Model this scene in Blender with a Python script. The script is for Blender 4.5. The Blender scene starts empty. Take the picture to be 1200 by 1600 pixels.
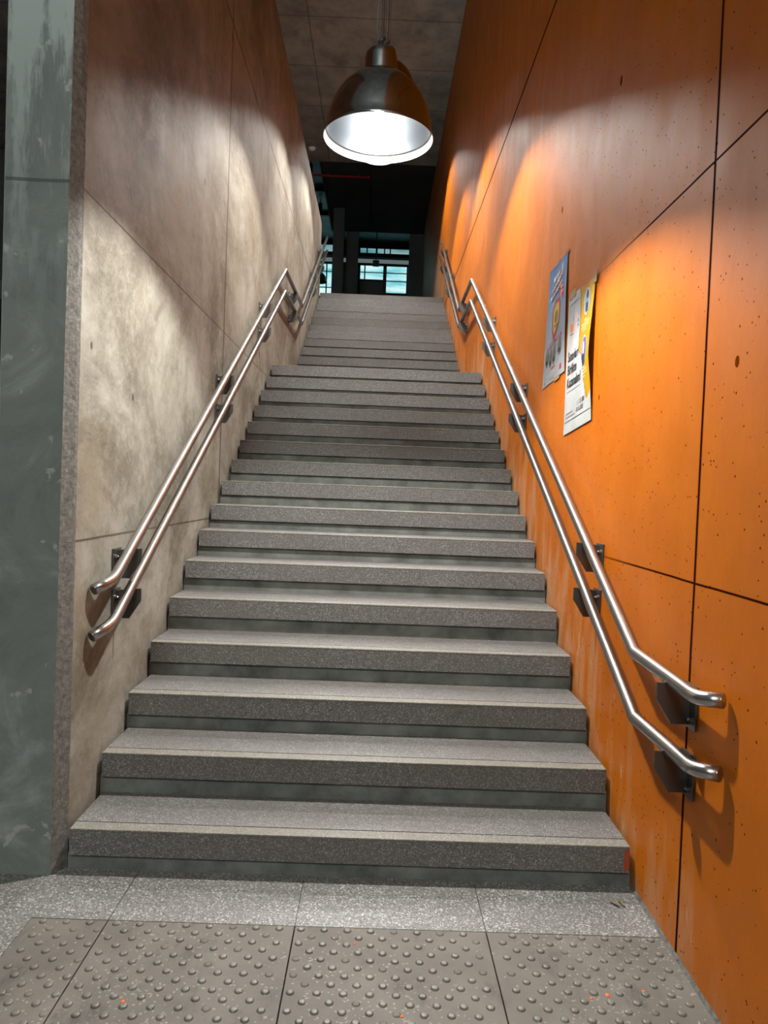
import bpy, bmesh, math, random
from mathutils import Vector, Matrix
random.seed(7)
S = bpy.context.scene
COL = S.collection

# ------------------------------------------------------------------ helpers
class MB:
    """collects shapes in one bmesh, links them as one mesh object"""
    def __init__(s): s.bm = bmesh.new()
    def box(s, x0, x1, y0, y1, z0, z1, mi=0, bev=0.0):
        x0, x1 = min(x0, x1), max(x0, x1); y0, y1 = min(y0, y1), max(y0, y1); z0, z1 = min(z0, z1), max(z0, z1)
        v = [s.bm.verts.new((x, y, z)) for x in (x0, x1) for y in (y0, y1) for z in (z0, z1)]
        q = [(0,1,3,2),(4,6,7,5),(0,4,5,1),(2,3,7,6),(0,2,6,4),(1,5,7,3)]
        fs = [s.bm.faces.new([v[i] for i in f]) for f in q]
        for f in fs: f.material_index = mi
        if bev > 0:
            ed = list({e for f in fs for e in f.edges})
            r = bmesh.ops.bevel(s.bm, geom=ed, offset=bev, segments=2, profile=.6, affect='EDGES')
            for f in r['faces']: f.material_index = mi
        return fs
    def prism(s, pts, d, mi=0):
        """closed outline pts (3D) extruded by vector d"""
        a = [s.bm.verts.new(p) for p in pts]; b = [s.bm.verts.new(Vector(p) + Vector(d)) for p in pts]
        n = len(pts); fs = [s.bm.faces.new(a), s.bm.faces.new(b[::-1])]
        for i in range(n): fs.append(s.bm.faces.new([a[i], b[i], b[(i+1) % n], a[(i+1) % n]]))
        for f in fs: f.material_index = mi
        bmesh.ops.recalc_face_normals(s.bm, faces=fs)
        return fs
    def lathe(s, prof, c=(0,0,0), n=48, mi=0, smooth=True, axis='Z'):
        """prof: list of (r, z)"""
        rings = []
        for r, z in prof:
            if r < 1e-6:
                rings.append([s.bm.verts.new((c[0], c[1], c[2]+z))])
            else:
                rings.append([s.bm.verts.new((c[0]+r*math.cos(2*math.pi*k/n), c[1]+r*math.sin(2*math.pi*k/n), c[2]+z)) for k in range(n)])
        for A, B in zip(rings, rings[1:]):
            for k in range(n):
                k2 = (k+1) % n
                if len(A) == 1 and len(B) == 1: continue
                if len(A) == 1: vs = [A[0], B[k], B[k2]]
                elif len(B) == 1: vs = [A[k], B[0], A[k2]]
                else: vs = [A[k], B[k], B[k2], A[k2]]
                f = s.bm.faces.new(vs); f.material_index = mi; f.smooth = smooth
    def tube(s, pts, r, n=20, mi=0, caps=True, smooth=True):
        pts = [Vector(p) for p in pts]; rings = []
        m = len(pts)
        d0 = (pts[1]-pts[0]).normalized()
        up = Vector((0,0,1)) if abs(d0.z) < .9 else Vector((1,0,0))
        u = (up - d0*up.dot(d0)).normalized(); w = d0.cross(u)
        base = [(math.cos(2*math.pi*k/n)*r*u + math.sin(2*math.pi*k/n)*r*w) for k in range(n)]
        cur = [pts[0]+b for b in base]; rings.append(cur)
        for i in range(1, m):
            d = (pts[i]-pts[i-1]).normalized()
            if i < m-1:
                d2 = (pts[i+1]-pts[i]).normalized(); nrm = (d+d2).normalized()
            else: nrm = d
            new = []
            for p in cur:
                t = (pts[i]-p).dot(nrm)/d.dot(nrm); new.append(p+d*t)
            cur = new; rings.append(cur)
        vr = [[s.bm.verts.new(p) for p in R] for R in rings]
        for A, B in zip(vr, vr[1:]):
            for k in range(n):
                f = s.bm.faces.new([A[k], B[k], B[(k+1) % n], A[(k+1) % n]]); f.smooth = smooth; f.material_index = mi
        if caps:
            for R in (vr[0], vr[-1]):
                f = s.bm.faces.new(R); f.material_index = mi
        return vr
    def build(s, name, mats, parent=None, recalc=True):
        if recalc: bmesh.ops.recalc_face_normals(s.bm, faces=s.bm.faces[:])
        me = bpy.data.meshes.new(name); s.bm.to_mesh(me); s.bm.free()
        o = bpy.data.objects.new(name, me); COL.objects.link(o)
        for m in (mats if isinstance(mats, (list, tuple)) else [mats]): me.materials.append(m)
        if parent is not None:
            o.parent = parent; o.matrix_parent_inverse = parent.matrix_world.inverted() if False else Matrix.Translation(-Vector(parent.location))
            # children are modelled in world coordinates
        return o
def tag(o, label=None, cat=None, group=None, kind=None):
    if label: o['label'] = label
    if cat: o['category'] = cat
    if group: o['group'] = group
    if kind: o['kind'] = kind
    return o
def thing(name, loc, label, cat, group=None):
    o = bpy.data.objects.new(name, None); COL.objects.link(o); o.location = loc; o.empty_display_size = .1
    return tag(o, label, cat, group)

# ------------------------------------------------------------------ materials
class NT:
    def __init__(s, name):
        s.m = bpy.data.materials.new(name); s.m.use_nodes = True
        s.t = s.m.node_tree; s.n = s.t.nodes; s.b = s.n['Principled BSDF']
        s.co = None
    def node(s, ty, **kw):
        x = s.n.new(ty)
        for k, v in kw.items(): setattr(x, k, v)
        return x
    def link(s, a, b): s.t.links.new(a, b)
    def setin(s, sock, v):
        if hasattr(v, 'is_linked') or isinstance(v, bpy.types.NodeSocket): s.link(v, sock)
        else: sock.default_value = v
    def obj(s):
        if s.co is None: s.co = s.node('ShaderNodeTexCoord').outputs['Object']
        return s.co
    def mapping(s, scale=(1,1,1), loc=(0,0,0)):
        mp = s.node('ShaderNodeMapping'); mp.inputs['Scale'].default_value = scale; mp.inputs['Location'].default_value = loc
        s.link(s.obj(), mp.inputs['Vector']); return mp.outputs[0]
    def noise(s, scale, detail=6, rough=.55, vec=None, dist=0):
        x = s.node('ShaderNodeTexNoise'); x.inputs['Scale'].default_value = scale; x.inputs['Detail'].default_value = detail
        x.inputs['Roughness'].default_value = rough; x.inputs['Distortion'].default_value = dist
        s.link(vec if vec is not None else s.obj(), x.inputs['Vector']); return x.outputs['Fac']
    def voro(s, scale, vec=None, feature='F1'):
        x = s.node('ShaderNodeTexVoronoi', feature=feature); x.inputs['Scale'].default_value = scale
        s.link(vec if vec is not None else s.obj(), x.inputs['Vector']); return x
    def math(s, op, a, b=None, c=None, clamp=False):
        x = s.node('ShaderNodeMath', operation=op, use_clamp=clamp); s.setin(x.inputs[0], a)
        if b is not None: s.setin(x.inputs[1], b)
        if c is not None: s.setin(x.inputs[2], c)
        return x.outputs[0]
    def ramp(s, fac, stops, interp='LINEAR'):
        x = s.node('ShaderNodeValToRGB'); cr = x.color_ramp; cr.interpolation = interp
        while len(cr.elements) < len(stops): cr.elements.new(.5)
        for e, (p, c) in zip(cr.elements, stops):
            e.position = p; e.color = (c, c, c, 1) if isinstance(c, (int, float)) else (*c, 1)
        s.link(fac, x.inputs[0]); return x.outputs[0]
    def mix(s, fac, a, b, mode='MIX'):
        x = s.node('ShaderNodeMix', data_type='RGBA', blend_type=mode, clamp_factor=True)
        s.setin(x.inputs[0], fac)
        for i, v in ((6, a), (7, b)):
            if isinstance(v, (tuple, list)): x.inputs[i].default_value = (*v, 1) if len(v) == 3 else v
            else: s.link(v, x.inputs[i])
        return x.outputs[2]
    def sep(s):
        x = s.node('ShaderNodeSeparateXYZ'); s.link(s.obj(), x.inputs[0]); return x.outputs
    def bump(s, h, strength=.3, dist=.01, prev=None):
        x = s.node('ShaderNodeBump'); x.inputs['Strength'].default_value = strength; x.inputs['Distance'].default_value = dist
        s.link(h, x.inputs['Height'])
        if prev is not None: s.link(prev, x.inputs['Normal'])
        s.link(x.outputs[0], s.b.inputs['Normal']); return x.outputs[0]
    def set(s, **kw):
        for k, v in kw.items():
            sock = s.b.inputs[k.replace('_', ' ')]
            if isinstance(v, (tuple, list)): sock.default_value = (*v, 1) if len(v) == 3 else v
            else: s.setin(sock, v)
        return s.m
def plain(name, col, rough=.5, metal=0.0, spec=.5, emit=None, estr=0):
    n = NT(name); n.set(Base_Color=col, Roughness=rough, Metallic=metal); n.b.inputs['Specular IOR Level'].default_value = spec
    if emit: n.b.inputs['Emission Color'].default_value = (*emit, 1); n.b.inputs['Emission Strength'].default_value = estr
    return n.m
HL = [(.13, 1.89, .011), (.60, 1.76, .012), (1.75, 3.15, .016), (3.1, 3.25, .014), (2.38, 4.35, .016)]
HR = [(-.58, 1.79, .0125), (.58, 3.18, .016), (1.55, 3.0, .014), (.69, 1.85, .009)]
def joints(n, xyz, hz, vy, wob=.006):
    """mask (1 on the line) of formwork joints: hz = [(z, halfwidth)], vy = [(y, halfwidth)]"""
    w = n.math('MULTIPLY', n.math('SUBTRACT', n.noise(3, 3), .5), wob)
    tot = None
    for ax, lst in ((2, hz), (1, vy)):
        c = n.math('ADD', xyz[ax], w)
        for p, hw in lst:
            d = n.math('ABSOLUTE', n.math('SUBTRACT', c, p))
            l = n.math('SUBTRACT', 1.0, n.math('DIVIDE', d, hw), clamp=True)
            l = n.math('MULTIPLY', l, 1.8, clamp=True)
            tot = l if tot is None else n.math('MAXIMUM', tot, l)
    return tot
def pits(n, scale, rad, prob, stretch=(1,1,1)):
    v = n.voro(scale, n.mapping(stretch))
    sx = n.node('ShaderNodeSeparateColor'); n.link(v.outputs['Color'], sx.inputs[0])
    gate = n.math('LESS_THAN', sx.outputs[0], prob)
    sz = n.math('MULTIPLY', n.math('ADD', sx.outputs[1], .35), rad)
    hole = n.math('LESS_THAN', v.outputs['Distance'], sz)
    return n.math('MULTIPLY', hole, gate)

def holes(n, xyz, pts):
    tot = None
    for y, z, r in pts:
        dy = n.math('SUBTRACT', xyz[1], y); dz_ = n.math('MULTIPLY', n.math('SUBTRACT', xyz[2], z), .75)
        d = n.math('SQRT', n.math('ADD', n.math('MULTIPLY', dy, dy), n.math('MULTIPLY', dz_, dz_)))
        h = n.math('LESS_THAN', d, r); tot = h if tot is None else n.math('MAXIMUM', tot, h)
    return tot
def m_left():
    n = NT('beige_fair_faced_concrete'); xyz = n.sep()
    a = n.noise(1.7, 10, .72, n.mapping((1, .55, .8)), dist=.5); st = n.noise(3.0, 9, .7, n.mapping((2.2, .9, .9)), dist=.6)
    f = n.noise(30, 10, .8, n.mapping((1, .45, .75)), dist=.5)
    col = n.ramp(a, [(.38, (0.112, 0.100, 0.078)), (.5, (0.222, 0.210, 0.175)), (.60, (0.305, 0.295, 0.26))])
    col = n.mix(n.ramp(st, [(.48, 0.), (.62, .6)]), col, (0.135, 0.115, 0.08))
    col = n.mix(n.ramp(f, [(.48, 0.), (.72, .55)]), col, (0.37, 0.355, 0.31))
    col = n.mix(n.ramp(n.noise(1.7, 5, .6, n.mapping((1,1,1), (5,3,1))), [(.56, 0.), (.72, .45)]), col, (0.228, 0.189, 0.114))
    # orange bounce off the facing wall painted in as brown above the seam
    up = n.math('GREATER_THAN', xyz[2], 2.42)
    col = n.mix(n.math('MULTIPLY', up, .22), col, (0.162, 0.114, 0.078))
    sm = n.ramp(n.noise(24, 5, .65, n.mapping((1, .45, .6))), [(.58, 0.), (.70, .45)])
    col = n.mix(sm, col, (0.144, 0.12, 0.096))
    j = joints(n, xyz, [(1.178, .006), (2.418, .006), (4.45, .015)], [(2.39, .020)])
    p = pits(n, 26, .085, .10, (1, 1, .5)); p2 = pits(n, 3.2, .034, .5, (1, 1, .45))
    pp = n.math('MAXIMUM', n.math('MAXIMUM', p, p2), holes(n, xyz, HL))
    col = n.mix(n.math('MULTIPLY', pp, .8), col, (0.03, 0.024, 0.018)); col = n.mix(n.math('MULTIPLY', j, .8), col, (0.042, 0.027, 0.018))
    h = n.math('SUBTRACT', n.math('MULTIPLY', n.noise(38, 10, .78, n.mapping((1, 1, .6))), .8), pp)
    n.bump(h, .5, .007)
    rg = n.ramp(n.noise(5, 6, .6, n.mapping((1, 1, .4))), [(.35, .46), (.7, .66)])
    n.b.inputs['Specular IOR Level'].default_value = .12
    return n.set(Base_Color=col, Roughness=rg)
def m_right():
    n = NT('orange_painted_concrete'); xyz = n.sep()
    a = n.noise(1.3, 8, .6); st = n.noise(3, 9, .7, n.mapping((2.5, 1.1, .7)), dist=.5)
    col = n.ramp(a, [(.3, (0.395, 0.093, 0.0006)), (.6, (0.48, 0.121, 0.0006))])
    col = n.mix(n.ramp(st, [(.5, 0.), (.75, .45)]), col, (0.37, 0.085, 0.002))
    # paint worn to the pale undercoat along the stair line
    ln = n.math('SUBTRACT', xyz[2], n.math('MULTIPLY', n.math('MAXIMUM', n.math('MINIMUM', xyz[1], 4.6), n.math('SUBTRACT', xyz[1], 1.3)), .545))
    wear = n.math('SUBTRACT', .62, ln)
    wear = n.math('ADD', wear, n.math('MULTIPLY', n.math('SUBTRACT', n.noise(5, 8, .65, n.mapping((1, 1.2, .35))), .55), 2.4))
    wm = n.ramp(wear, [(.12, 0.), (.75, .8)])
    col = n.mix(wm, col, (0.47, 0.27, 0.145))
    fl = n.ramp(n.math('ADD', n.noise(16, 6, .7, n.mapping((1, 1, .3))), n.math('MULTIPLY', wear, .12)), [(.66, 0.), (.73, .7)])
    col = n.mix(fl, col, (0.52, 0.36, 0.23))
    near = n.math('SUBTRACT', 1.15, xyz[1], clamp=True)
    j = n.math('MAXIMUM', n.math('MULTIPLY', joints(n, xyz, [(1.155, .005), (2.42, .006)], []), near), joints(n, xyz, [(4.40, .018)], [(-.380, .011)]))
    p = pits(n, 26, .13, .30, (1, 1, .55)); p2 = pits(n, 4.5, .056, .45, (1, 1, .5)); p3 = pits(n, 60, .20, .12)
    pp = n.math('MAXIMUM', n.math('MAXIMUM', n.math('MAXIMUM', p, p2), p3), holes(n, xyz, HR))
    col = n.mix(n.math('MULTIPLY', pp, .85), col, (0.06, 0.0096, 0.0018)); col = n.mix(j, col, (0.028, 0.004, 0.001))
    h = n.math('SUBTRACT', n.math('MULTIPLY', n.noise(34, 10, .75, n.mapping((1, 1, .6))), .5), pp)
    n.bump(h, .4, .006)
    rg = n.ramp(n.noise(6, 6, .6, n.mapping((1, 1, .4))), [(.35, .42), (.7, .58)])
    n.link(n.math('MULTIPLY', n.math('SUBTRACT', 1, n.math('MAXIMUM', j, pp)), .23), n.b.inputs['Specular IOR Level'])
    return n.set(Base_Color=col, Roughness=rg)
def m_end():
    n = NT('grey_green_concrete'); xyz = n.sep()
    a = n.noise(2.2, 10, .7, dist=.8); b = n.noise(4, 8, .7, n.mapping((3, 3, .5)))
    col = n.ramp(a, [(.36, (0.102, 0.12, 0.111)), (.52, (0.138, 0.159, 0.147)), (.64, (0.216, 0.246, 0.234))])
    top = n.math('MULTIPLY', n.math('SUBTRACT', xyz[2], 1.85), .9, clamp=True)
    pale_top = n.ramp(n.math('MULTIPLY', n.math('ADD', b, n.math('MULTIPLY', top, .16)), 1.0), [(.54, 0.), (.63, .75)])  # paler streaks, stronger towards the top
    col = n.mix(n.math('MULTIPLY', pale_top, top), col, (0.312, 0.36, 0.348))
    base = n.math('SUBTRACT', .45, xyz[2], clamp=True)
    sp = n.ramp(n.math('ADD', n.noise(13, 4, .5), n.math('MULTIPLY', base, .2)), [(.68, 0.), (.71, .7)])
    col = n.mix(sp, col, (0.3, 0.318, 0.3))
    w = n.math('ABSOLUTE', n.math('SUBTRACT', n.math('ADD', xyz[2], n.math('MULTIPLY', n.noise(3), .01)), 2.425))
    j = n.math('LESS_THAN', w, .006)
    p = pits(n, 28, .09, .12)
    col = n.mix(n.math('MULTIPLY', n.math('MAXIMUM', j, p), .75), col, (0.036, 0.036, 0.03))
    n.bump(n.math('SUBTRACT', n.math('MULTIPLY', n.noise(55, 8, .7), .4), n.math('MAXIMUM', j, p)), .3, .006)
    return n.set(Base_Color=col, Roughness=.72)
def m_rough():
    n = NT('hacked_mortar_edge')
    a = n.noise(45, 8, .75)
    col = n.ramp(a, [(.3, (0.085, 0.08, 0.07)), (.5, (0.185, 0.178, 0.16)), (.7, (0.30, 0.29, 0.265))])
    n.bump(n.noise(38, 8, .8), .9, .02)
    return n.set(Base_Color=col, Roughness=.9)
def m_terrazzo(name, dark, light, chip, sc=190, rough=.5, warm=None):
    n = NT(name)
    v = n.voro(sc); sc_ = n.node('ShaderNodeSeparateColor'); n.link(v.outputs['Color'], sc_.inputs[0])
    col = n.ramp(sc_.outputs[0], [(0., dark), (.55, light), (.86, light), (.93, chip)])
    v2 = n.voro(sc*.38); s2 = n.node('ShaderNodeSeparateColor'); n.link(v2.outputs['Color'], s2.inputs[0])
    big = n.math('MULTIPLY', n.math('GREATER_THAN', s2.outputs[0], .90), n.math('LESS_THAN', v2.outputs['Distance'], .34))
    col = n.mix(n.math('MULTIPLY', big, .7), col, chip)
    blk = n.math('MULTIPLY', n.math('LESS_THAN', s2.outputs[0], .08), n.math('LESS_THAN', v2.outputs['Distance'], .3))
    col = n.mix(n.math('MULTIPLY', blk, .7), col, tuple(c*.3 for c in dark))
    dirt = n.ramp(n.noise(2.6, 7, .65), [(.35, .42), (.65, 0.)])
    col = n.mix(dirt, col, tuple(c*.75 for c in (warm or dark)))
    n.bump(n.noise(240, 3), .12, .002)
    return n.set(Base_Color=col, Roughness=n.ramp(n.noise(9), [(.3, rough-.08), (.7, rough+.12)]))
def m_tactile():
    n = NT('tactile_concrete')
    a = n.noise(3.5, 8, .65); v = n.voro(170); sc = n.node('ShaderNodeSeparateColor'); n.link(v.outputs['Color'], sc.inputs[0])
    col = n.ramp(a, [(.3, (0.080, 0.070, 0.057)), (.55, (0.120, 0.107, 0.090)), (.72, (0.152, 0.138, 0.119))])
    chip = n.math('GREATER_THAN', sc.outputs[0], n.ramp(n.noise(2.2, 3, .5, n.mapping((1,1,1),(3,1,0))), [(.42, .995), (.64, .93)]))
    col = n.mix(n.math('MULTIPLY', chip, .55), col, (0.3, 0.288, 0.264))
    col = n.mix(n.ramp(n.noise(5, 6, .7, n.mapping((1.4, .6, 1), (1, 2, 0))), [(.54, 0.), (.66, .7)]), col, (0.042, 0.0372, 0.0312))
    z = n.sep()[2]
    top = n.math('GREATER_THAN', z, .0056)          # studs polished by shoes
    col = n.mix(n.math('MULTIPLY', top, .35), col, (0.18, 0.18, 0.174))
    n.bump(n.noise(160, 5, .7), .25, .003)
    return n.set(Base_Color=col, Roughness=n.math('SUBTRACT', .62, n.math('MULTIPLY', top, .24)))
def m_ceil():
    n = NT('board_marked_ceiling_concrete'); xyz = n.sep()
    a = n.noise(1.3, 10, .74); b = n.noise(2.5, 9, .7, n.mapping((1, .6, 1)))
    col = n.ramp(a, [(.34, (.19, .20, .19)), (.62, (.42, .43, .40))])
    col = n.mix(n.ramp(b, [(.5, 0.), (.7, .5)]), col, (.60, .57, .53))
    w = n.math('MULTIPLY', n.math('SUBTRACT', n.noise(2), .5), .02)
    tot = None
    for ax, off, per, hw in ((0, -1.19, 2.5, .010), (1, 8.2, 1.245, .011)):
        c = n.math('ADD', n.math('SUBTRACT', xyz[ax], off), w)
        d = n.math('PINGPONG', c, per/2)
        l = n.math('LESS_THAN', d, hw)
        if ax == 1: l = n.math('MULTIPLY', l, n.math('SUBTRACT', 1, n.math('MODULO', n.math('FLOOR', n.math('DIVIDE', n.math('ADD', c, 50*per), per)), 1)))
        tot = l if tot is None else n.math('MAXIMUM', tot, l)
    p = pits(n, 5, .07, .3, (1, .6, 1))
    col = n.mix(n.math('MULTIPLY', n.math('MAXIMUM', tot, p), .6), col, (.08, .075, .065))
    n.bump(n.math('SUBTRACT', n.math('MULTIPLY', n.noise(30, 7, .7), .4), tot), .3, .01)
    return n.set(Base_Color=col, Roughness=.75)
def m_gen(name, c0, c1, rough=.7, sc=3, bump=.2):
    n = NT(name); col = n.ramp(n.noise(sc, 7, .6), [(.3, c0), (.7, c1)])
    n.bump(n.noise(40, 6, .7), bump, .006)
    return n.set(Base_Color=col, Roughness=rough)
def m_brushed(name, col, rough):
    n = NT(name)
    s = n.noise(8, 4, .6, n.mapping((60, 2, 60)))
    rg = n.ramp(s, [(.3, rough-.05), (.7, rough+.07)])
    return n.set(Base_Color=n.ramp(n.noise(5, 5), [(.3, tuple(c*.85 for c in col)), (.7, col)]), Roughness=rg, Metallic=1.0)

M = dict(
    left=m_left(), right=m_right(), end=m_end(), rough=m_rough(), ceil=m_ceil(), tactile=m_tactile(),
    tread=m_terrazzo('step_terrazzo', (0.052, 0.049, 0.048), (0.126, 0.121, 0.117), (0.29, 0.28, 0.27), 300, .5, (0.12, 0.108, 0.09)),
    nose=m_terrazzo('worn_lit_step_edge_terrazzo', (0.085, 0.080, 0.067), (0.165, 0.157, 0.134), (0.31, 0.30, 0.265), 330, .5, (0.132, 0.114, 0.078)),  # worn strip, colour also lifted for light caught on the edge
    floor=m_terrazzo('floor_terrazzo', (0.055, 0.054, 0.052), (0.19, 0.187, 0.18), (0.48, 0.474, 0.456), 230, .42, (0.144, 0.138, 0.12)),
    riser=m_gen('raw_riser_concrete', (.055, .058, .052), (.165, .175, .160), .8, 7),
    grey=m_gen('plain_grey_concrete', (.17, .17, .165), (.25, .25, .24), .75, 1.6),
    dark=m_gen('darkened_concrete', (.03, .034, .036), (.055, .06, .062), .7, 1.6),  # also paints the shade on the far ceiling slab
    roof=m_gen('pale_roof_soffit', (.10, .20, .21), (.20, .36, .36), .45, 2.2),
    steel=plain('satin_stainless_steel', (.42, .41, .40), .27, 1.0),
    bracket=plain('dull_stainless_plate', (.11, .10, .092), .4, .75),
    alu=plain('spun_aluminium', (.36, .40, .44), .13, 1.0),
    reflector=plain('reflector_lining', (.055, .060, .066), .25, 1.0),
    blackplastic=plain('black_plastic', (.02, .02, .02), .5),
    cable=plain('grey_cable', (.10, .09, .085), .6),
    skirt=plain('lamp_rim_inside', (.015, .015, .0155), .6),
    wire=plain('dull_steel_wire', (.10, .09, .08), .6, .6),
    bulb=plain('lit_lamp_glass', (.9, .9, .9), .4, 0, .5, (1.0, .985, .94), 6900),
    farbulb=plain('unlit_lamp_glass', (.5, .5, .5), .3),
    frame=plain('dark_window_frame', (.015, .017, .02), .5),
    red=plain('red_sprinkler_paint', (.30, .012, .025), .45),
    white=plain('white_plastic', (.75, .75, .72), .45),
    metalstrip=m_gen('pale_metal_edge_strip', (.40, .43, .42), (.55, .58, .56), .5, 6, .1),
    spot=plain('orange_paint_drip', (.75, .12, .015), .5),
    leaf=plain('dry_leaf', (.17, .13, .085), .8),
    board=plain('grey_panel_board', (.05, .058, .06), .55),
    paintrust=plain('rust_red_paint_smear', (.28, .045, .012), .6),
)
def m_pane(name, k):
    n = NT(name); xyz = n.sep()
    a = n.noise(1.4, 5, .6, n.mapping((.6, 1, 3.5)))
    col = n.ramp(a, [(.35, (.14, .56, .62)), (.5, (.42, .86, .90)), (.65, (.78, 1.0, 1.0))])
    n.link(col, n.b.inputs['Emission Color']); n.b.inputs['Emission Strength'].default_value = k
    return n.set(Base_Color=(.05, .08, .09), Roughness=.1)
M['pane'] = m_pane('daylit_glass_with_blinds', .95); M['pane_dim'] = m_pane('daylit_high_glass', .42)
M['glow_band'] = plain('glowing_pale_band', (.2, .22, .22), .5, 0, .5, (.62, .85, .85), .17)  # glow stands in for the window-lit ceiling beyond

# ------------------------------------------------------------------ dimensions (metres, floor = 0, first step at y = 0)
W = 1.02                     # half the clear width between the walls
LT, ZC = 5.71, 8.15          # top of the left wall, ceiling
UF = 4.515                   # upper floor
def structure(o): o['kind'] = 'structure'; return o

# ---- setting
f = MB()
f.box(-8, 1.3, -.287, 6, -.25, 0); f.box(-8, -1.0, -.883, -.287, -.25, 0); f.box(-8, 1.3, -9, -.883, -.25, 0)
f.box(-1.0, 1.3, -.883, -.287, -.25, -.028)
structure(f.build('floor', M['floor']))
f = MB()
for x in (-.757, -.163, .448): f.box(x-.0015, x+.0015, -.287, -.005, .0002, .0008)
f.box(-1.0, 1.02, -.2885, -.2855, .0002, .0008)
structure(f.build('trim_1', M['blackplastic']))
f = MB(); f.box(-8, 1.3, 9.66, 21.2, UF-.3, UF); f.box(-8, -1.29, 9.31, 9.66, UF-.3, UF); structure(f.build('floor.001', M['tread']))

b = MB(); b.box(W, W+.35, -9, 21.2, -.25, 9.6); structure(b.build('wall_right', M['right']))
# left wall: a free-standing slab whose front end shows its thickness
b = MB()
xl, xr, y0, y1 = -1.285, -W, -.03, 9.62
out = [(xr, .03), (xr-.036, y0), (xl+.018, y0), (xl, .0), (xl, y1), (xr, y1)]
mi = [1, 2, 4, 3, 3, 0]
vb = [b.bm.verts.new((x, y, 0)) for x, y in out]; vt = [b.bm.verts.new((x+(.020 if k_ == 1 else 0), y, LT)) for k_, (x, y) in enumerate(out)]
for i in range(6):
    k = (i+1) % 6
    fc = b.bm.faces.new([vb[i], vb[k], vt[k], vt[i]]); fc.material_index = mi[i]
b.bm.faces.new(vt).material_index = 3; b.bm.faces.new(vb[::-1]).material_index = 3
structure(b.build('wall_left', [M['left'], M['rough'], M['end'], M['grey'], M['metalstrip']]))
b = MB(); b.box(-8.3, -8, -9, 21.2, -.25, 9.6); structure(b.build('wall_far_left', M['grey']))
b = MB(); b.box(-8, 1.02, -9.3, -9, -.25, 9.6); structure(b.build('wall_back', M['grey']))
b = MB(); b.box(-8, 1.02, -9, 12.9, ZC, ZC+.3); b.box(-1.36, 1.02, 12.9, 17.0, ZC, ZC+.3, 1)  # far slab gets a darker colour for the weaker light there
structure(b.build('ceiling', [M['ceil'], M['dark']]))
b = MB(); b.box(-8, 1.02, -9, 21.2, 9.22, 9.5); structure(b.build('ceiling.001', M['roof']))
b = MB(); b.box(-8, 1.02, -9, -8.9, ZC+.3, 9.2); 
b.bm.free()
# portal wall at the end of the upper hall
b = MB(); b.box(-1.0, -.69, 17.0, 17.3, UF, ZC+.3); b.box(.66, 1.02, 17.0, 17.3, UF, ZC+.3)
structure(b.build('wall_end', M['dark']))
# beams on the soffit
b = MB(); b.box(-.375, -.345, 12.9, 16.9, ZC-.03, ZC-.0005); structure(b.build('trim_2', M['frame']))
b = MB(); b.box(-1.40, -1.362, 12.9, 17.0, ZC-.02, ZC+.32); structure(b.build('trim_3', M['frame']))
b = MB()
for yy in (14.3, 16.9, 18.6): b.box(-8, -1.42, yy, yy+.10, 9.12, 9.2195)
structure(b.build('trim_4', M['frame']))

# facade with windows at the far end
YF = 20.9
b = MB()
b.box(-8, 1.02, YF+.06, YF+.3, UF, 9.22)
structure(b.build('wall_facade', M['dark']))
b = MB(); b.box(-8, 1.02, YF-.12, YF+.06, 8.68, 8.80); structure(b.build('trim_5', M['frame']))
b = MB(); b.prism([(1.02, -.88, .0012), (1.011, -.88, .0012), (1.02, -.88, .012)], (0, .875, 0)); structure(b.build('trim_6', M['rough']))
wn = 0
def window(x0, x1, z0, z1, mull=(), trans=(), glass='pane', YF=20.9):
    global wn; wn += 1
    t = .035
    fr = MB()
    fr.box(x0-t, x0, YF-.02, YF+.055, z0-t, z1+t); fr.box(x1, x1+t, YF-.02, YF+.055, z0-t, z1+t)
    fr.box(x0, x1, YF-.02, YF+.055, z0-t, z0); fr.box(x0, x1, YF-.02, YF+.055, z1, z1+t)
    for m in mull: fr.box(m-.02, m+.02, YF-.015, YF+.05, z0, z1)
    for z in trans: fr.box(x0, x1, YF-.01, YF+.05, z-.013, z+.013)
    o = structure(fr.build('window_%d' % wn, M['frame']))
    p = MB(); p.box(x0, x1, YF+.012, YF+.024, z0, z1)
    pn = p.build('pane', M[glass], o)
window(-.74, -.02, 8.02, 8.45, (-.60,), (8.24,))
window(.09, .72, 7.62, 8.45, (), (8.24, 7.99))
window(-2.3, -1.50, 7.45, 8.45, (-1.80,), (8.22, 7.72))
window(-3.6, -2.5, 7.45, 8.45, (-3.0,), (8.22,))  # bays from here leftwards are unseen, added to light the left atrium
window(-5.2, -3.9, 7.45, 8.45, (-4.5,), (8.22,))
window(-7.4, -5.5, 7.45, 8.45, (-6.4,), (8.22,))
window(-.76, -.28, 8.84, 8.99, (-.55,), (), 'pane_dim'); window(-.22, .82, 8.84, 8.99, (.0, .18), (), 'pane_dim'); window(-2.3, -1.45, 8.84, 9.05, (), (), 'pane_dim'); window(-5.2, -2.5, 8.86, 9.08, (-3.4, -4.3))  # last strip is out of view, added to light the left atrium
window(-7.9, .95, 8.525, 8.66, (), (), 'glow_band')  # no real glazing: glowing strip in place of the lit ceiling beyond

window(-2.2, .3, 4.6, 5.7, (-.9,), (), 'pane', -8.99); window(-2.2, .3, 6.3, 7.4, (-.9,), (), 'pane', -8.99)
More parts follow.
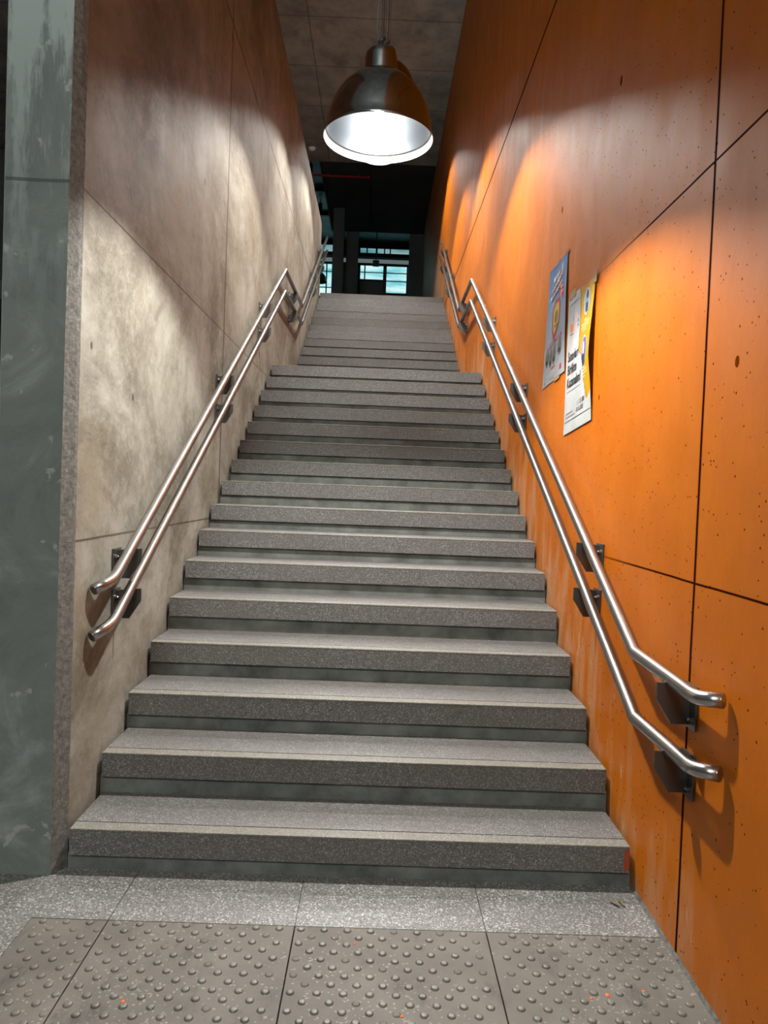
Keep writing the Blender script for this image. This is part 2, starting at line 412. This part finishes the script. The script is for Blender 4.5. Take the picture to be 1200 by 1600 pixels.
# ---- staircase: one thing, its steps are parts with a terrazzo tread and a worn, lightened edge each
dz = [-.0052, .001, -.0025, -.0006, .0076, .0107, .0046, -.0098, -.013, -.0175, -.0194, -.0123, -.0102, -.0034, -.0018, -.0006,
      -.036, -.029, -.0216, -.0107, -.0009, .0035, .0018, .0065, .0134, .0265, .0292, .0351]
NOSE = [(.3*i) for i in range(16)] + [6.01+.3*i for i in range(12)]
ZT = [.16*(i+1)+dz[i] for i in range(28)]
st = thing('staircase', (0, 0, 0), 'grey terrazzo staircase of two flights climbing between the concrete wall and the orange wall', 'stairs')
for i in range(28):
    y, z = NOSE[i], ZT[i]
    zb = ZT[i-1] if i else 0.0
    last = i == 27
    yb = (6.01 if i == 15 else (9.62 if last else y+.3))
    xa, xb = (-1.003, 1.003) if i < 16 else (-.984, .992)
    rec = .022
    c = MB(); c.box(-1.015, 1.015, y+rec, yb+rec, (0.0 if i == 0 else zb-.06), z-.098)
    if i == 15: pass
    step = c.build('step', M['riser'], st)
    # tread slab with a groove behind the worn, lightened front strip, downstand of the nosing in front
    t = MB()
    t.box(xa, xb, y+.062, yb+(rec if not last else 0)-.0005, z-.034, z)
    t.box(xa, xb, y+.0005, y+.030, z-.096, z-.0085)
    t.box(xa, xb, y+.03, y+.062, z-.034, z-.004)
    t.box(xa, xb, y+.03, yb, z-.0975, z-.0345)
    t.build('tread', M['tread'], step)
    s_ = MB(); s_.box(xa, xb, y, y+.058, z-.008, z, 0, .0022)  # worn strip, painted paler as well for the light it catches
    s_.build('worn_lit_edge', M['nose'], step)
    if i == 0:
        p = MB(); p.box(.984, 1.0025, y-.0006, y+.0002, z-.088, z-.012); p.build('paint_smear', M['paintrust'], step)

# ---- tactile paving
def tactile(x0, x1, label, row0):
    b = MB(); y0, y1 = -.883, -.2895
    b.box(x0+.002, x1-.002, y0, y1, -.0275, .001, 0, .0008)
    pit = .0735; r = .0128
    nr = int((y1-y0)/(pit/2))
    for j in range(nr):
        yy = y1-.016-j*pit/2
        if yy < y0+.013: break
        off = (j % 2)*pit/2
        k0 = math.floor((x0-.0)/pit)-1
        for k in range(k0, k0+40):
            xx = row0+k*pit+off
            if xx < x0+.014 or xx > x1-.014: continue
            e = random.random()
            s = r*(1+random.uniform(-.06, .04)); h = .0062 if e > .1 else .0045
            b.lathe([(s, .0008), (s*.93, h*.55), (s*.72, h*.93), (s*.45, h), (0, h)], (xx, yy, 0), 12)
    o = b.build('tactile_paving_tile', M['tactile'])
    return tag(o, label, 'paving tile', 'studded paving tiles at the foot of the stairs')
T1 = tactile(-1.0, -.757, 'narrow cut grey tactile tile with round studs at the far left beside the pale floor', .0)
T2 = tactile(-.757, -.163, 'full grey studded tactile tile, second from the left, with a dark diagonal scuff', .01)
T3 = tactile(-.163, .448, 'full grey studded tactile tile, third from the left, in front of the stairs', .005)
T4 = tactile(.448, 1.018, 'grey studded tactile tile at the far right against the orange wall', .015)
for tl, pts_ in ((T2, [(-.585, -.655, .006)]), (T3, [(.165, -.68, .005), (.03, -.37, .004)]), (T4, [(.86, -.55, .006), (.75, -.57, .007), (.70, -.585, .005)])):
    for x, y, r in pts_:
        p = MB(); p.lathe([(r, .0012), (r*.8, .0035), (0, .004)], (x, y, 0), 9); p.build('paint_drip', M['spot'], tl)

# ---- handrails: four stainless tubes on angled wall plates
def fillet(pts, idx, rad=.05, n=6):
    out = []
    for i, p in enumerate(pts):
        if i in idx:
            a, q, c = Vector(pts[i-1]), Vector(p), Vector(pts[i+1])
            r = min(rad, (a-q).length*.45, (c-q).length*.45)
            p0 = q+(a-q).normalized()*r; p1 = q+(c-q).normalized()*r
            for k in range(n+1):
                t = k/n; out.append(tuple((1-t)**2*p0+2*t*(1-t)*q+t*t*p1))
        else: out.append(p)
    return out
def rail_z(pts, y):
    best = None
    for a, c in zip(pts, pts[1:]):
        lo, hi = min(a[1], c[1]), max(a[1], c[1])
        if lo <= y <= hi and hi > lo: return a[2]+(c[2]-a[2])*(y-a[1])/(c[1]-a[1])
    return pts[-1][2]
RR = .0213
def handrail(side, pts, soft, ys, label):
    xw = side*W
    root = thing('handrail', (pts[0][0], pts[0][1], pts[0][2]), label, 'handrail', 'stainless steel handrails of the stairs')
    path = fillet(pts, soft)
    t = MB(); vr = t.tube(path, RR, 28)
    tube = t.build('rail_tube', M['steel'], root)
    for p, nb in ((pts[0], pts[1]), (pts[-1], pts[-2])):
        d = (Vector(p)-Vector(nb)).normalized()
        e = MB(); q = Vector(p)
        e.tube([q-d*.001, q+d*.0025], RR*.93, 24); e.build('end_cap', M['steel'], tube)
    for y in ys:
        z = rail_z(pts, y)
        slope = (rail_z(pts, y+.03)-rail_z(pts, y-.03))/.06
        g = MB()
        zt = z-.012
        xi, xo = xw-side*.007, xw-side*.108
        th = .008
        # gusset plate across the rail, its outer lower corner cut off
        outl = [(xi, zt-.125), (xi, zt-.012), (xw-side*.045, zt-.004), (xo, zt), (xo, zt-.052), (xw-side*.062, zt-.125)]
        g.prism([(x, y-th/2, zz) for x, zz in outl], (0, th, 0))
        br = g.build('bracket', M['bracket'], root)
        w = MB(); w.box(xw-side*.0006, xw-side*.0085, y-.046, y+.046, zt-.135, zt-.002, 0, .001)
        w.build('wall_plate', M['bracket'], br)
        for dzb in (-.035, -.102):
            for dy in (-.026,):
                n_ = MB(); c = Vector((xw-side*.0085, y+dy, zt+dzb))
                n_.tube([c, c-Vector((side*.009, 0, 0))], .0085, 6, smooth=False)
                n_.tube([c-Vector((side*.008, 0, 0)), c-Vector((side*.016, 0, 0))], .0045, 10)
                n_.build('bolt', M['steel'], br)
    return root
X = .95
handrail(1, [(1.0, -.640, .868), (X, -.590, .861), (X, -.101, .877), (X, 5.122, 3.611), (X, 6.348, 3.597), (X, 9.60, 5.483)], (1,),
         (-.405, .555, 2.35, 3.86, 5.95, 7.93, 9.2), 'upper stainless steel handrail on the orange wall')
handrail(1, [(1.0, -.640, .668), (X, -.585, .661), (X, -.131, .661), (X, 5.135, 3.40), (X, 6.283, 3.39), (X, 9.84, 5.341)], (1,),
         (-.41, .567, 2.364, 3.86, 6.0, 7.93, 9.2), 'lower stainless steel handrail on the orange wall')
handrail(-1, [(-1.0, .160, .988), (-X, .23, 1.02), (-X, 4.851, 3.555), (-X, 6.464, 3.60), (-X, 9.97, 5.62)], (1,),
         (.44, 2.24, 3.80, 5.73, 7.95, 9.11), 'upper stainless steel handrail on the bare concrete wall')
handrail(-1, [(-1.0, .152, .812), (-X, .222, .849), (-X, 4.856, 3.345), (-X, 6.48, 3.395), (-X, 10.0, 5.40)], (1,),
         (.445, 2.24, 3.78, 5.73, 7.95, 9.11), 'lower stainless steel handrail on the bare concrete wall')

# ---- pendant lamps in a row up the stairs
def pendant(loc, label, lit='bulb', top=ZC, scale=1.0, group='aluminium pendant lamps over the stairs'):
    x, y, z = loc
    root = thing('pendant_lamp', loc, label, 'lamp', group)
    k = scale
    o = MB()
    prof = [(.247, 0), (.250, .006), (.2455, .014), (.240, .05), (.232, .09), (.2185, .135), (.199, .178), (.172, .218), (.138, .252), (.105, .275), (.080, .287), (.0755, .291)]
    inner = [(r-.005, h-.001) for r, h in prof[3:]][::-1] + [(.2335, .036)]
    lip = [(.2335, .036), (.2415, .032)]
    skirt = [(.2415, .032), (.2435, .026), (.2465, .001), (.247, 0)]
    o.lathe([(r*k, h*k) for r, h in prof], (x, y, z), 72)
    shade = o.build('shade', M['alu'], root)
    i_ = MB(); i_.lathe([(0, .285*k)]+[(r*k, h*k) for r, h in inner], (x, y, z), 72)
    i_.lathe([(r*k, h*k) for r, h in lip], (x, y, z), 72, 1); i_.lathe([(r*k, h*k) for r, h in skirt], (x, y, z), 72, 2)
    i_.build('reflector', [M['reflector'], M['bracket'], M['skirt']], root)
    c = MB(); c.lathe([(r*k, h*k) for r, h in [(.0755, .2905), (.074, .31), (.072, .36), (.069, .378), (.058, .392), (.043, .402), (.024, .407), (0, .408)]], (x, y, z), 48)
    nk = c.build('lamp_housing', M['alu'], root)
    e = MB(); e.tube([(x, y, z+.405*k), (x, y, z+.43*k)], .011*k, 12); e.tube([(x-.012, y, z+.43*k), (x+.012, y, z+.455*k)], .010*k, 8)
    e.build('cable_gland', M['blackplastic'], root)
    b = MB(); n = 10
    r = .042*k; q = .022*k; hb = .150*k
    b.lathe([(0, hb-q)]+[(r*math.sin(math.pi*j/n), hb-q*math.cos(math.pi*j/n)) for j in range(1, n)]+[(0, hb+q)], (x, y, z), 20)
    b.build('bulb', M[lit], root)
    s = MB(); s.lathe([(.0, .1725*k), (.018*k, .173*k), (.022*k, .20*k), (.033*k, .215*k), (.033*k, .25*k), (.03*k, .286*k)], (x, y, z), 20); s.build('lamp_socket', M['white'], root)
    w = MB(); w.tube([(x+.006, y, z+.44*k), (x+.006, y, top)], .0022, 6); w.build('suspension_wire', M['wire'], root)
    w = MB()
    w.tube([(x-.01, y, z+.43*k), (x-.022, y+.01, z+.5*k), (x-.016, y, z+.62*k), (x-.014, y, top)], .0036, 8); w.build('power_cable', M['cable'], root)
    return root
pendant((-.003, .50, 2.852), 'lit spun aluminium bell pendant lamp nearest the viewer, hanging over the lower flight', 'bulb', ZC, .912)
pendant((.0, 2.90, 4.27), 'lit bell pendant lamp peeking out at the right behind the nearest lamp', 'bulb', ZC, .912)
pendant((.0, 5.10, 5.27), 'lit bell pendant lamp over the landing, third in the row, hidden behind nearer lamps', 'bulb', ZC, .912)
pendant((-.10, 7.25, 5.768), 'lit bell pendant lamp over the upper flight, its rim just showing below the nearest lamp', 'bulb', ZC, .912)
pendant((.0, 9.40, 7.0), 'lit bell pendant lamp farthest up, over the top step, hidden behind nearer lamps', 'bulb', ZC, .912)
pendant((-1.93, 19.6, 7.52), 'dark unlit pendant lamp silhouetted against the far left window', 'farbulb', 9.2, 1.0, 'unlit pendant lamp in the far hall')

# ---- small things on the ceiling and at the far end
d = thing('smoke_detector', (-1.50, 12.32, ZC), 'small round white smoke detector on the ceiling left of the lamp', 'smoke detector')
q = MB(); q.lathe([(.0, 0), (.075, 0), (.075, -.015), (.068, -.02), (.0, -.02)], (-1.50, 12.32, ZC-.0005), 28); q.build('detector_base', M['white'], d)
q = MB(); q.lathe([(.058, 0), (.055, -.02), (.040, -.035), (.0, -.038)], (-1.50, 12.32, ZC-.02), 28); q.build('detector_head', M['white'], d)
d = thing('sprinkler_pipe', (-.37, 13.45, ZC-.06), 'thin dark red sprinkler pipe running across the dark ceiling', 'pipe')
q = MB(); q.tube([(-7.9, 13.45, ZC-.06), (-.38, 13.45, ZC-.06)], .024, 14); q.build('pipe_run', M['red'], d)
q = MB(); q.tube([(-.40, 13.45, ZC-.06), (-.36, 13.45, ZC-.06)], .034, 14); q.build('pipe_cap', M['red'], d)
q = MB()
for xx in (-1.25, -.6): q.box(xx-.012, xx+.012, 13.43, 13.47, ZC-.09, ZC-.0005)
q.build('pipe_clip', M['frame'], d)
b = MB(); b.box(-1.245, -.985, 15.4, 15.7, UF, ZC); tag(b.build('pillar', M['dark']), 'dark concrete pillar standing at the top of the stairs, left of the far opening', 'pillar')
def downlight(x, y, label):
    d = thing('ceiling_spotlight', (x, y, 9.2), label, 'spotlight', 'black ceiling spotlights beyond the left wall')
    q = MB(); q.lathe([(0, 0), (.05, 0), (.05, -.20), (.043, -.21), (.043, -.19), (0, -.19)], (x, y, 9.12), 20); q.build('spotlight_body', M['frame'], d)
    q = MB(); q.tube([(x, y, 9.12), (x, y, 9.215)], .012, 8); q.build('mount', M['frame'], d)
downlight(-1.83, 15.3, 'upper small black ceiling spotlight above the end of the left wall')
downlight(-1.78, 17.7, 'lower small black ceiling spotlight above the end of the left wall')
d = thing('projector', (-.24, 19.6, 8.55), 'small black projector hanging from the far ceiling in front of the windows', 'projector')
q = MB(); q.box(-.335, -.145, 19.48, 19.68, 8.06, 8.20, 0, .01); pb = q.build('projector_body', M['frame'], d)
q = MB(); q.tube([(-.24, 19.48, 8.12), (-.24, 19.45, 8.12)], .03, 16); q.build('lens', M['alu'], pb)
q = MB(); q.tube([(-.24, 19.58, 8.20), (-.24, 19.58, 9.21)], .014, 10); q.build('ceiling_mount', M['frame'], d)
b = MB(); b.box(-.74, .0, YF-.04, YF+.0605, 7.3, 7.96, 0, .006); b.box(-.70, -.04, YF-.05, YF-.04, 7.34, 7.92)
tag(b.build('notice_board', M['board']), 'plain grey board below the left far window', 'board')

# leaf litter by the first step
d = MB()
for k in range(5):
    cx, cy = .935+random.uniform(-.02, .02), -.10+random.uniform(-.012, .012)
    a = random.uniform(0, 3.1); l = random.uniform(.012, .026)
    pts = []
    for t in range(9):
        u = t/8*2-1; pts.append((u*l, .35*l*(1-u*u)))
    pts += [(-p[0], -p[1]) for p in pts[1:-1]]
    ca, sa = math.cos(a), math.sin(a)
    d.prism([(cx+ca*px-sa*py, cy+sa*px+ca*py, .003+.10*abs(px)+.3*abs(py)) for px, py in pts], (0, 0, .0012))
tag(d.build('leaf_scrap', M['leaf']), 'crumpled dry leaf scrap on the floor at the right end of the first step', 'leaf')

# ------------------------------------------------------------------ posters
def quadmap(tl, tr, br, bl, lift, off0):
    def f(u, v, e=0.0):
        """u 0..1 left to right, v 0..1 bottom to top -> world"""
        y = (bl[0]*(1-u)+br[0]*u)*(1-v)+(tl[0]*(1-u)+tr[0]*u)*v
        z = (bl[1]*(1-u)+br[1]*u)*(1-v)+(tl[1]*(1-u)+tr[1]*u)*v
        return Vector((W-off0-lift(u, v)-e, y, z))
    return f
def flat(fmap, polys, name, mat, parent, e, cell=.06, thick=.0):
    """polys: list of outlines in (u,v); cut to a grid so the print follows the paper"""
    bm = bmesh.new()
    for p in polys:
        bm.faces.new([bm.verts.new((a, b, 0)) for a, b in p])
    bmesh.ops.triangulate(bm, faces=bm.faces[:])
    for ax in (0, 1):
        k = cell
        while k < 1:
            co = [0, 0, 0]; no = [0, 0, 0]; co[ax] = k; no[ax] = 1
            bmesh.ops.bisect_plane(bm, geom=bm.verts[:]+bm.edges[:]+bm.faces[:], plane_co=co, plane_no=no)
            k += cell
    for v in bm.verts: v.co = fmap(v.co.x, v.co.y, e)
    for fc in bm.faces:
        fc.smooth = True
        fc.normal_update()
        if fc.normal.x > 0: fc.normal_flip()
    if thick:
        g = bmesh.ops.extrude_face_region(bm, geom=bm.faces[:])
        for v in g['geom']:
            if isinstance(v, bmesh.types.BMVert): v.co.x += thick
    mb = MB.__new__(MB); mb.bm = bm
    o = mb.build(name, mat, parent, recalc=bool(thick))
    if thick: o.data.set_sharp_from_angle(angle=.7)
    return o
def rect(u0, u1, v0, v1, sk=0): return [(u0, v0), (u1, v0+sk), (u1, v1+sk), (u0, v1)]
def ell(cu, cv, ru, rv, n=28): return [(cu+ru*math.cos(2*math.pi*k/n), cv+rv*math.sin(2*math.pi*k/n)) for k in range(n)]
def text_polys(txt, u0, v0, hu, hv, bold=.0, sk=0):
    """outlines of real letters placed at u0,v0 (units: letter height hv in v, width scale hu in u)"""
    cu = bpy.data.curves.new('t', 'FONT'); cu.body = txt; cu.size = 1; cu.offset = bold; cu.resolution_u = 3
    ob = bpy.data.objects.new('t', cu); COL.objects.link(ob)
    dg = bpy.context.evaluated_depsgraph_get(); me = bpy.data.meshes.new_from_object(ob.evaluated_get(dg))
    polys = [[(u0+me.vertices[i].co.x*hu, v0+me.vertices[i].co.y*hv+me.vertices[i].co.x*sk) for i in p.vertices] for p in me.polygons]
    bpy.data.objects.remove(ob); bpy.data.curves.remove(cu); bpy.data.meshes.remove(me)
    return polys
def ink(name, c, r=.45): return plain(name, c, r, 0, .35)
INK = dict(black=ink('black_ink', (.012, .012, .014)), grey=ink('grey_ink', (.16, .16, .17)), mid=ink('pale_grey_ink', (.42, .43, .44)),
           red=ink('red_ink', (.38, .025, .035)), cream=ink('cream_ink', (.58, .42, .19)), white=ink('white_ink', (.34, .345, .35)), pink=ink('pale_pink_ink', (.72, .36, .33)),
           navy=ink('navy_ink', (.02, .03, .07)), purple=ink('violet_ink', (.09, .07, .25)), yellow=ink('olive_yellow_ink', (.45, .36, .06)), olive=ink('olive_ink', (.16, .13, .06)),
           orange=ink('rust_ink', (.50, .13, .05)), teal=ink('blue_grey_ink', (.20, .27, .36)), blue=ink('blue_ink', (.02, .09, .30)), tape=ink('clear_tape', (.38, .22, .12), .2))
def m_paper_white():
    n = NT('white_poster_paper'); 
    col = n.ramp(n.noise(7, 4), [(.35, (.33, .337, .336)), (.65, (.40, .405, .402))])
    n.bump(n.noise(9, 3, .5, n.mapping((1, 1.5, .6))), .25, .02)
    return n.set(Base_Color=col, Roughness=.6)
def m_paper_yellow():
    n = NT('yellow_poster_paper'); col = n.ramp(n.noise(5, 3), [(.3, (.36, .185, .001)), (.7, (.42, .225, .001))])
    n.bump(n.noise(8, 3), .2, .02); n.b.inputs['Specular IOR Level'].default_value = .2; return n.set(Base_Color=col, Roughness=.6)
def m_paper_sky():
    # printed sky: blue at the head of the sheet, clouds, nearly white foot (the print itself)
    n = NT('sky_print_poster_paper'); z = n.sep()[2]
    t = n.math('DIVIDE', n.math('SUBTRACT', z, 2.05), .66)
    t = n.math('ADD', t, n.math('MULTIPLY', n.math('SUBTRACT', n.noise(9, 5, .6, n.mapping((1, .7, 1))), .5), .55))
    col = n.ramp(t, [(.12, (.30, .315, .33)), (.38, (.22, .255, .315)), (.62, (.15, .21, .31)), (.82, (.055, .14, .29)), (1.0, (.012, .075, .24))])
    n.bump(n.noise(9, 3), .2, .02); return n.set(Base_Color=col, Roughness=.55)
M['pw'], M['py'], M['ps'] = m_paper_white(), m_paper_yellow(), m_paper_sky()

def torn_sheet_outline():
    r = random.Random(3)
    base = [(.445, 1.0), (.485, .955), (.50, .88), (.505, .80), (.505, .72), (.495, .66), (.49, .60), (.49, .565), (.52, .535), (.575, .515), (.635, .49), (.66, .455),
            (.69, .42), (.705, .385), (.735, .35), (.73, .31), (.765, .285), (.765, .25), (.80, .225), (.80, .19), (.845, .165), (.90, .175), (1.0, .215)]
    out = []
    for a, b in zip(base, base[1:]):
        for k in range(3):
            t = k/3; out.append((a[0]+(b[0]-a[0])*t+r.uniform(-.008, .008), a[1]+(b[1]-a[1])*t))
    out.append(base[-1])
    return out
def posters():
    # sky-blue poster
    lift = lambda u, v: .0015+.007*(u**3)*math.sin(math.pi*min(1, max(0, .15+.8*v)))+.0012*math.sin(5*u+2)*math.sin(7*v)**2
    f = quadmap((1.765, 2.716), (1.357, 2.712), (1.312, 2.068), (1.845, 2.042), lift, .002)
    root = thing('poster', (W-.003, 1.58, 2.04), 'blue sky poster with a red shield on the orange wall, left of the white one', 'poster', 'posters on the orange wall')
    flat(f, [rect(0, 1, 0, 1)], 'sheet', M['ps'], root, 0, .05, .0004)
    P = lambda polys, name, mat, e=.0009: flat(f, polys, name, INK[mat], root, e)
    r = random.Random(5)
    bars = []
    for k in range(7): bars.append(rect(.20+.085*k, .27+.085*k, .775+.012*k, .808+.012*k+r.uniform(0, .012)))
    P(bars, 'headline', 'white', .0012)
    P([rect(.17, .84, .762, .772, .085), rect(.32, .78, .835, .842, .055)], 'headline_rule', 'red', .0012)
    bars = []
    for k in range(8): bars.append(rect(.18+.075*k, .245+.075*k, .725+.0085*k, .753+.0085*k+r.uniform(0, .006)))
    P(bars, 'headline', 'white', .0012); P([rect(.22, .80, .705, .714, .07)], 'headline_rule', 'navy', .0012)
    P([rect(.30, .62, .862, .90, .02), rect(.70, .80, .86, .94, .02)], 'cloud_print', 'white')
    # red shield with a pale field
    P([[(.30, .62), (.46, .69), (.66, .685), (.72, .60), (.70, .47), (.56, .40), (.42, .345), (.33, .44)]], 'shield', 'red')
    P([[(.37, .61), (.49, .655), (.63, .65), (.665, .585), (.645, .485), (.54, .435), (.44, .40), (.39, .46)]], 'shield_field', 'yellow', .0013)
    P([ell(.52, .54, .09, .055), rect(.44, .60, .455, .475)], 'shield_motif', 'olive', .0016)
    P([[(.62, .70), (.66, .79), (.74, .805), (.83, .775), (.88, .70), (.86, .645), (.76, .655), (.72, .685)]], 'ribbon', 'red')
    P([rect(.69, .81, .745, .762, .005), rect(.70, .84, .705, .722, -.002)], 'ribbon_stripe', 'pink', .0013)
    P([rect(.12, .84, .315, .34, .02)], 'caption_strip', 'red'); P([rect(.18, .48, .323, .333, .008), rect(.55, .78, .334, .343, .006)], 'caption', 'white', .0013)
    for cu, cv, sx, sy, mat in ((.16, .235, .085, .075, 'grey'), (.33, .215, .07, .08, 'grey'), (.49, .225, .075, .085, 'grey'), (.75, .255, .105, .075, 'grey')):
        drop = [(cu, cv+sy*1.35)]+[(cu+sx*math.cos(a), cv+sy*math.sin(a)) for a in [math.radians(40-d_) for d_ in range(0, 261, 20)]]
        P([drop], 'portrait_drop', mat); P([ell(cu+.01, cv+.01, sx*.5, sy*.45)], 'portrait', 'olive', .0013); P([ell(cu-.005, cv-sy*.45, sx*.6, sy*.25)], 'portrait', 'black', .0016)
    P([rect(.36, .56, .108, .122, .006)], 'caption', 'red'); P([rect(.38, .52, .085, .093, .004)], 'caption', 'mid')
    P([[(.77, .05), (.86, .053), (.86, .10), (.84, .088), (.815, .102), (.79, .088), (.77, .10)]], 'logo', 'red')
    P([rect(.24, .70, .035, .040, .008), rect(.36, .56, .018, .026, .004)], 'caption', 'grey'); P([ell(.12, .03, .04, .018), ell(.12, .068, .02, .01)], 'stamp', 'grey')
    P([rect(.30, .56, .985, 1.02), rect(.86, 1.06, .985, 1.015), rect(.55, .80, -.022, .012)], 'tape', 'tape', .0018)
    # yellow poster, and over it the torn white one
    lift2 = lambda u, v: .002+.026*(max(0, u-.2)/.8)**2*math.exp(-((v-.42)/.40)**2)*min(1, v*2.2)+.0010*math.sin(6*u)*math.sin(5*v)**2
    corners = ((1.282, 2.443), (.806, 2.424), (.782, 1.760), (1.277, 1.722))
    f = quadmap(*corners, lift2, .002)
    root = thing('poster', (W-.003, 1.03, 1.73), 'yellow poster with two round portraits, partly under the torn white one', 'poster', 'posters on the orange wall')
    flat(f, [[(.03, .03), (.998, .03), (1, 1), (.02, .998)]], 'sheet', M['py'], root, 0, .05, .0004)
    P = lambda polys, name, mat, e=.0009: flat(f, polys, name, INK[mat], root, e)
    for cv, a in ((.865, 0), (.53, 1)):
        pr_ = P([ell(.735, cv, .125, .098)], 'portrait_ring', 'white')
        if a == 0:
            P([ell(.74, cv-.005, .075, .078)], 'portrait', 'teal', .0013); P([ell(.745, cv+.05, .04, .03), rect(.70, .79, cv-.075, cv-.01)], 'portrait', 'navy', .0016)
        else:
            P([ell(.735, cv, .10, .084)], 'portrait', 'purple', .0013); P([ell(.72, cv+.01, .045, .045)], 'portrait', 'mid', .0016); P([ell(.70, cv-.075, .10, .045)], 'portrait', 'navy', .0019)
        P([rect(.68, .80, cv-.135, cv-.120), rect(.575, .90, cv-.160, cv-.146, .006), rect(.57, .90, cv-.182, cv-.170, .006), rect(.62, .80, cv-.203, cv-.194, .004)], 'caption', 'cream')
    P([rect(.93, 1.06, .95, 1.03)], 'tape', 'tape', .0018)
    f2 = quadmap(*corners, lift2, .0042)
    root = thing('poster', (W-.006, 1.04, 1.725), 'torn white poster with bold black writing, hanging over the yellow one', 'poster', 'posters on the orange wall')
    flat(f2, [[(0, 0), (1, 0)]+torn_sheet_outline()[::-1]+[(0, 1.0)]], 'sheet', M['pw'], root, 0, .05, .0004)
    P = lambda polys, name, mat, e=.0009: flat(f2, polys, name, INK[mat], root, e)
    P([rect(.05, .47, .925, .929, .006)], 'rule_line', 'black'); P([rect(.03, .99, .082, .087, .0)], 'rule_line', 'black')
    P([[(.13, .725), (.25, .728), (.25, .80), (.19, .775), (.13, .795)]], 'logo', 'orange'); P([rect(.13, .25, .705, .713), rect(.235, .25, .80, .835)], 'logo', 'black')
    P([rect(.31, .33, .70, .83), rect(.36, .375, .71, .84)], 'logo', 'pink'); P([rect(.41, .475, .765, .79), rect(.41, .47, .735, .752), rect(.445, .46, .81, .86)], 'logo', 'grey')
    P(text_polys('Sınavları', .075, .52, .128, .098, .03), 'headline_word', 'black')
    P(text_polys('Birlikte', .075, .425, .128, .098, .03), 'headline_word', 'black')
    P(text_polys('Kazanalım!', .075, .33, .128, .098, .03), 'headline_word', 'black')
    P([rect(.07, .62, .295, .301, .0)], 'caption', 'grey')
    P(text_polys('Cu', .48, .165, .075, .040), 'date', 'grey'); P(text_polys('15.00', .57, .165, .095, .050, .014), 'date', 'black')
    P(text_polys('10.10.2025', .47, .118, .062, .046, .016), 'date', 'black'); P([rect(.54, .72, .098, .108, .002)], 'caption', 'mid')
    P([rect(.10, .34, .135, .146, .002), rect(.10, .42, .108, .119, .002), rect(.075, .085, .105, .15)], 'caption', 'grey')
    P([rect(.03, .30, .97, 1.025)], 'tape', 'tape', .0018)
posters()

# ------------------------------------------------------------------ lights
def area(name, loc, target, size, energy, col):
    l = bpy.data.lights.new(name, 'AREA'); l.shape = 'RECTANGLE'; l.size, l.size_y = size; l.energy = energy; l.color = col
    o = bpy.data.objects.new(name, l); COL.objects.link(o); o.location = loc
    o.rotation_euler = (Vector(target)-Vector(loc)).to_track_quat('-Z', 'Y').to_euler(); return o
# cool daylight entering through the windows of the entrance hall behind the viewer
area('hall_light', (-.95, -8.85, 6.0), (-.6, 0, 1.0), (2.5, 2.8), 860, (.90, 1.0, .965))
wd = bpy.data.worlds.new('World'); S.world = wd; wd.use_nodes = True
wd.node_tree.nodes['Background'].inputs[0].default_value = (.6, .8, .85, 1); wd.node_tree.nodes['Background'].inputs[1].default_value = .05

# ------------------------------------------------------------------ camera
def cam():
    cx, cy, cz, yaw, pit, rol, f = .047, -2.6063, 1.4016, -.0104, -.0297, .0378, 1153.8
    def ray(a, b):
        c, s = math.cos(rol), math.sin(rol); u2, v2 = c*a+s*b, -s*a+c*b
        X = (u2, 1, -v2)
        c, s = math.cos(pit), math.sin(pit); y, z = c*X[1]-s*X[2], s*X[1]+c*X[2]; x = X[0]
        c, s = math.cos(yaw), math.sin(yaw); return Vector((c*x-s*y, s*x+c*y, z))
    fw = ray(0, 0).normalized(); xa = (ray(1, 0)-ray(0, 0)).normalized(); up = (ray(0, -1)-ray(0, 0)).normalized()
    m = Matrix((xa, up, -fw)).transposed().to_4x4(); m.translation = (cx, cy, cz)
    cd = bpy.data.cameras.new('camera'); cd.sensor_fit = 'VERTICAL'; cd.sensor_height = 36; cd.sensor_width = 27; cd.lens = f/1600*36
    cd.clip_start = .05
    o = bpy.data.objects.new('camera', cd); COL.objects.link(o); o.matrix_world = m; S.camera = o
cam()
S.view_settings.view_transform = 'Standard'; S.view_settings.look = 'None'; S.view_settings.exposure = 0.0; S.view_settings.gamma = 1; S.view_settings.use_curve_mapping = False
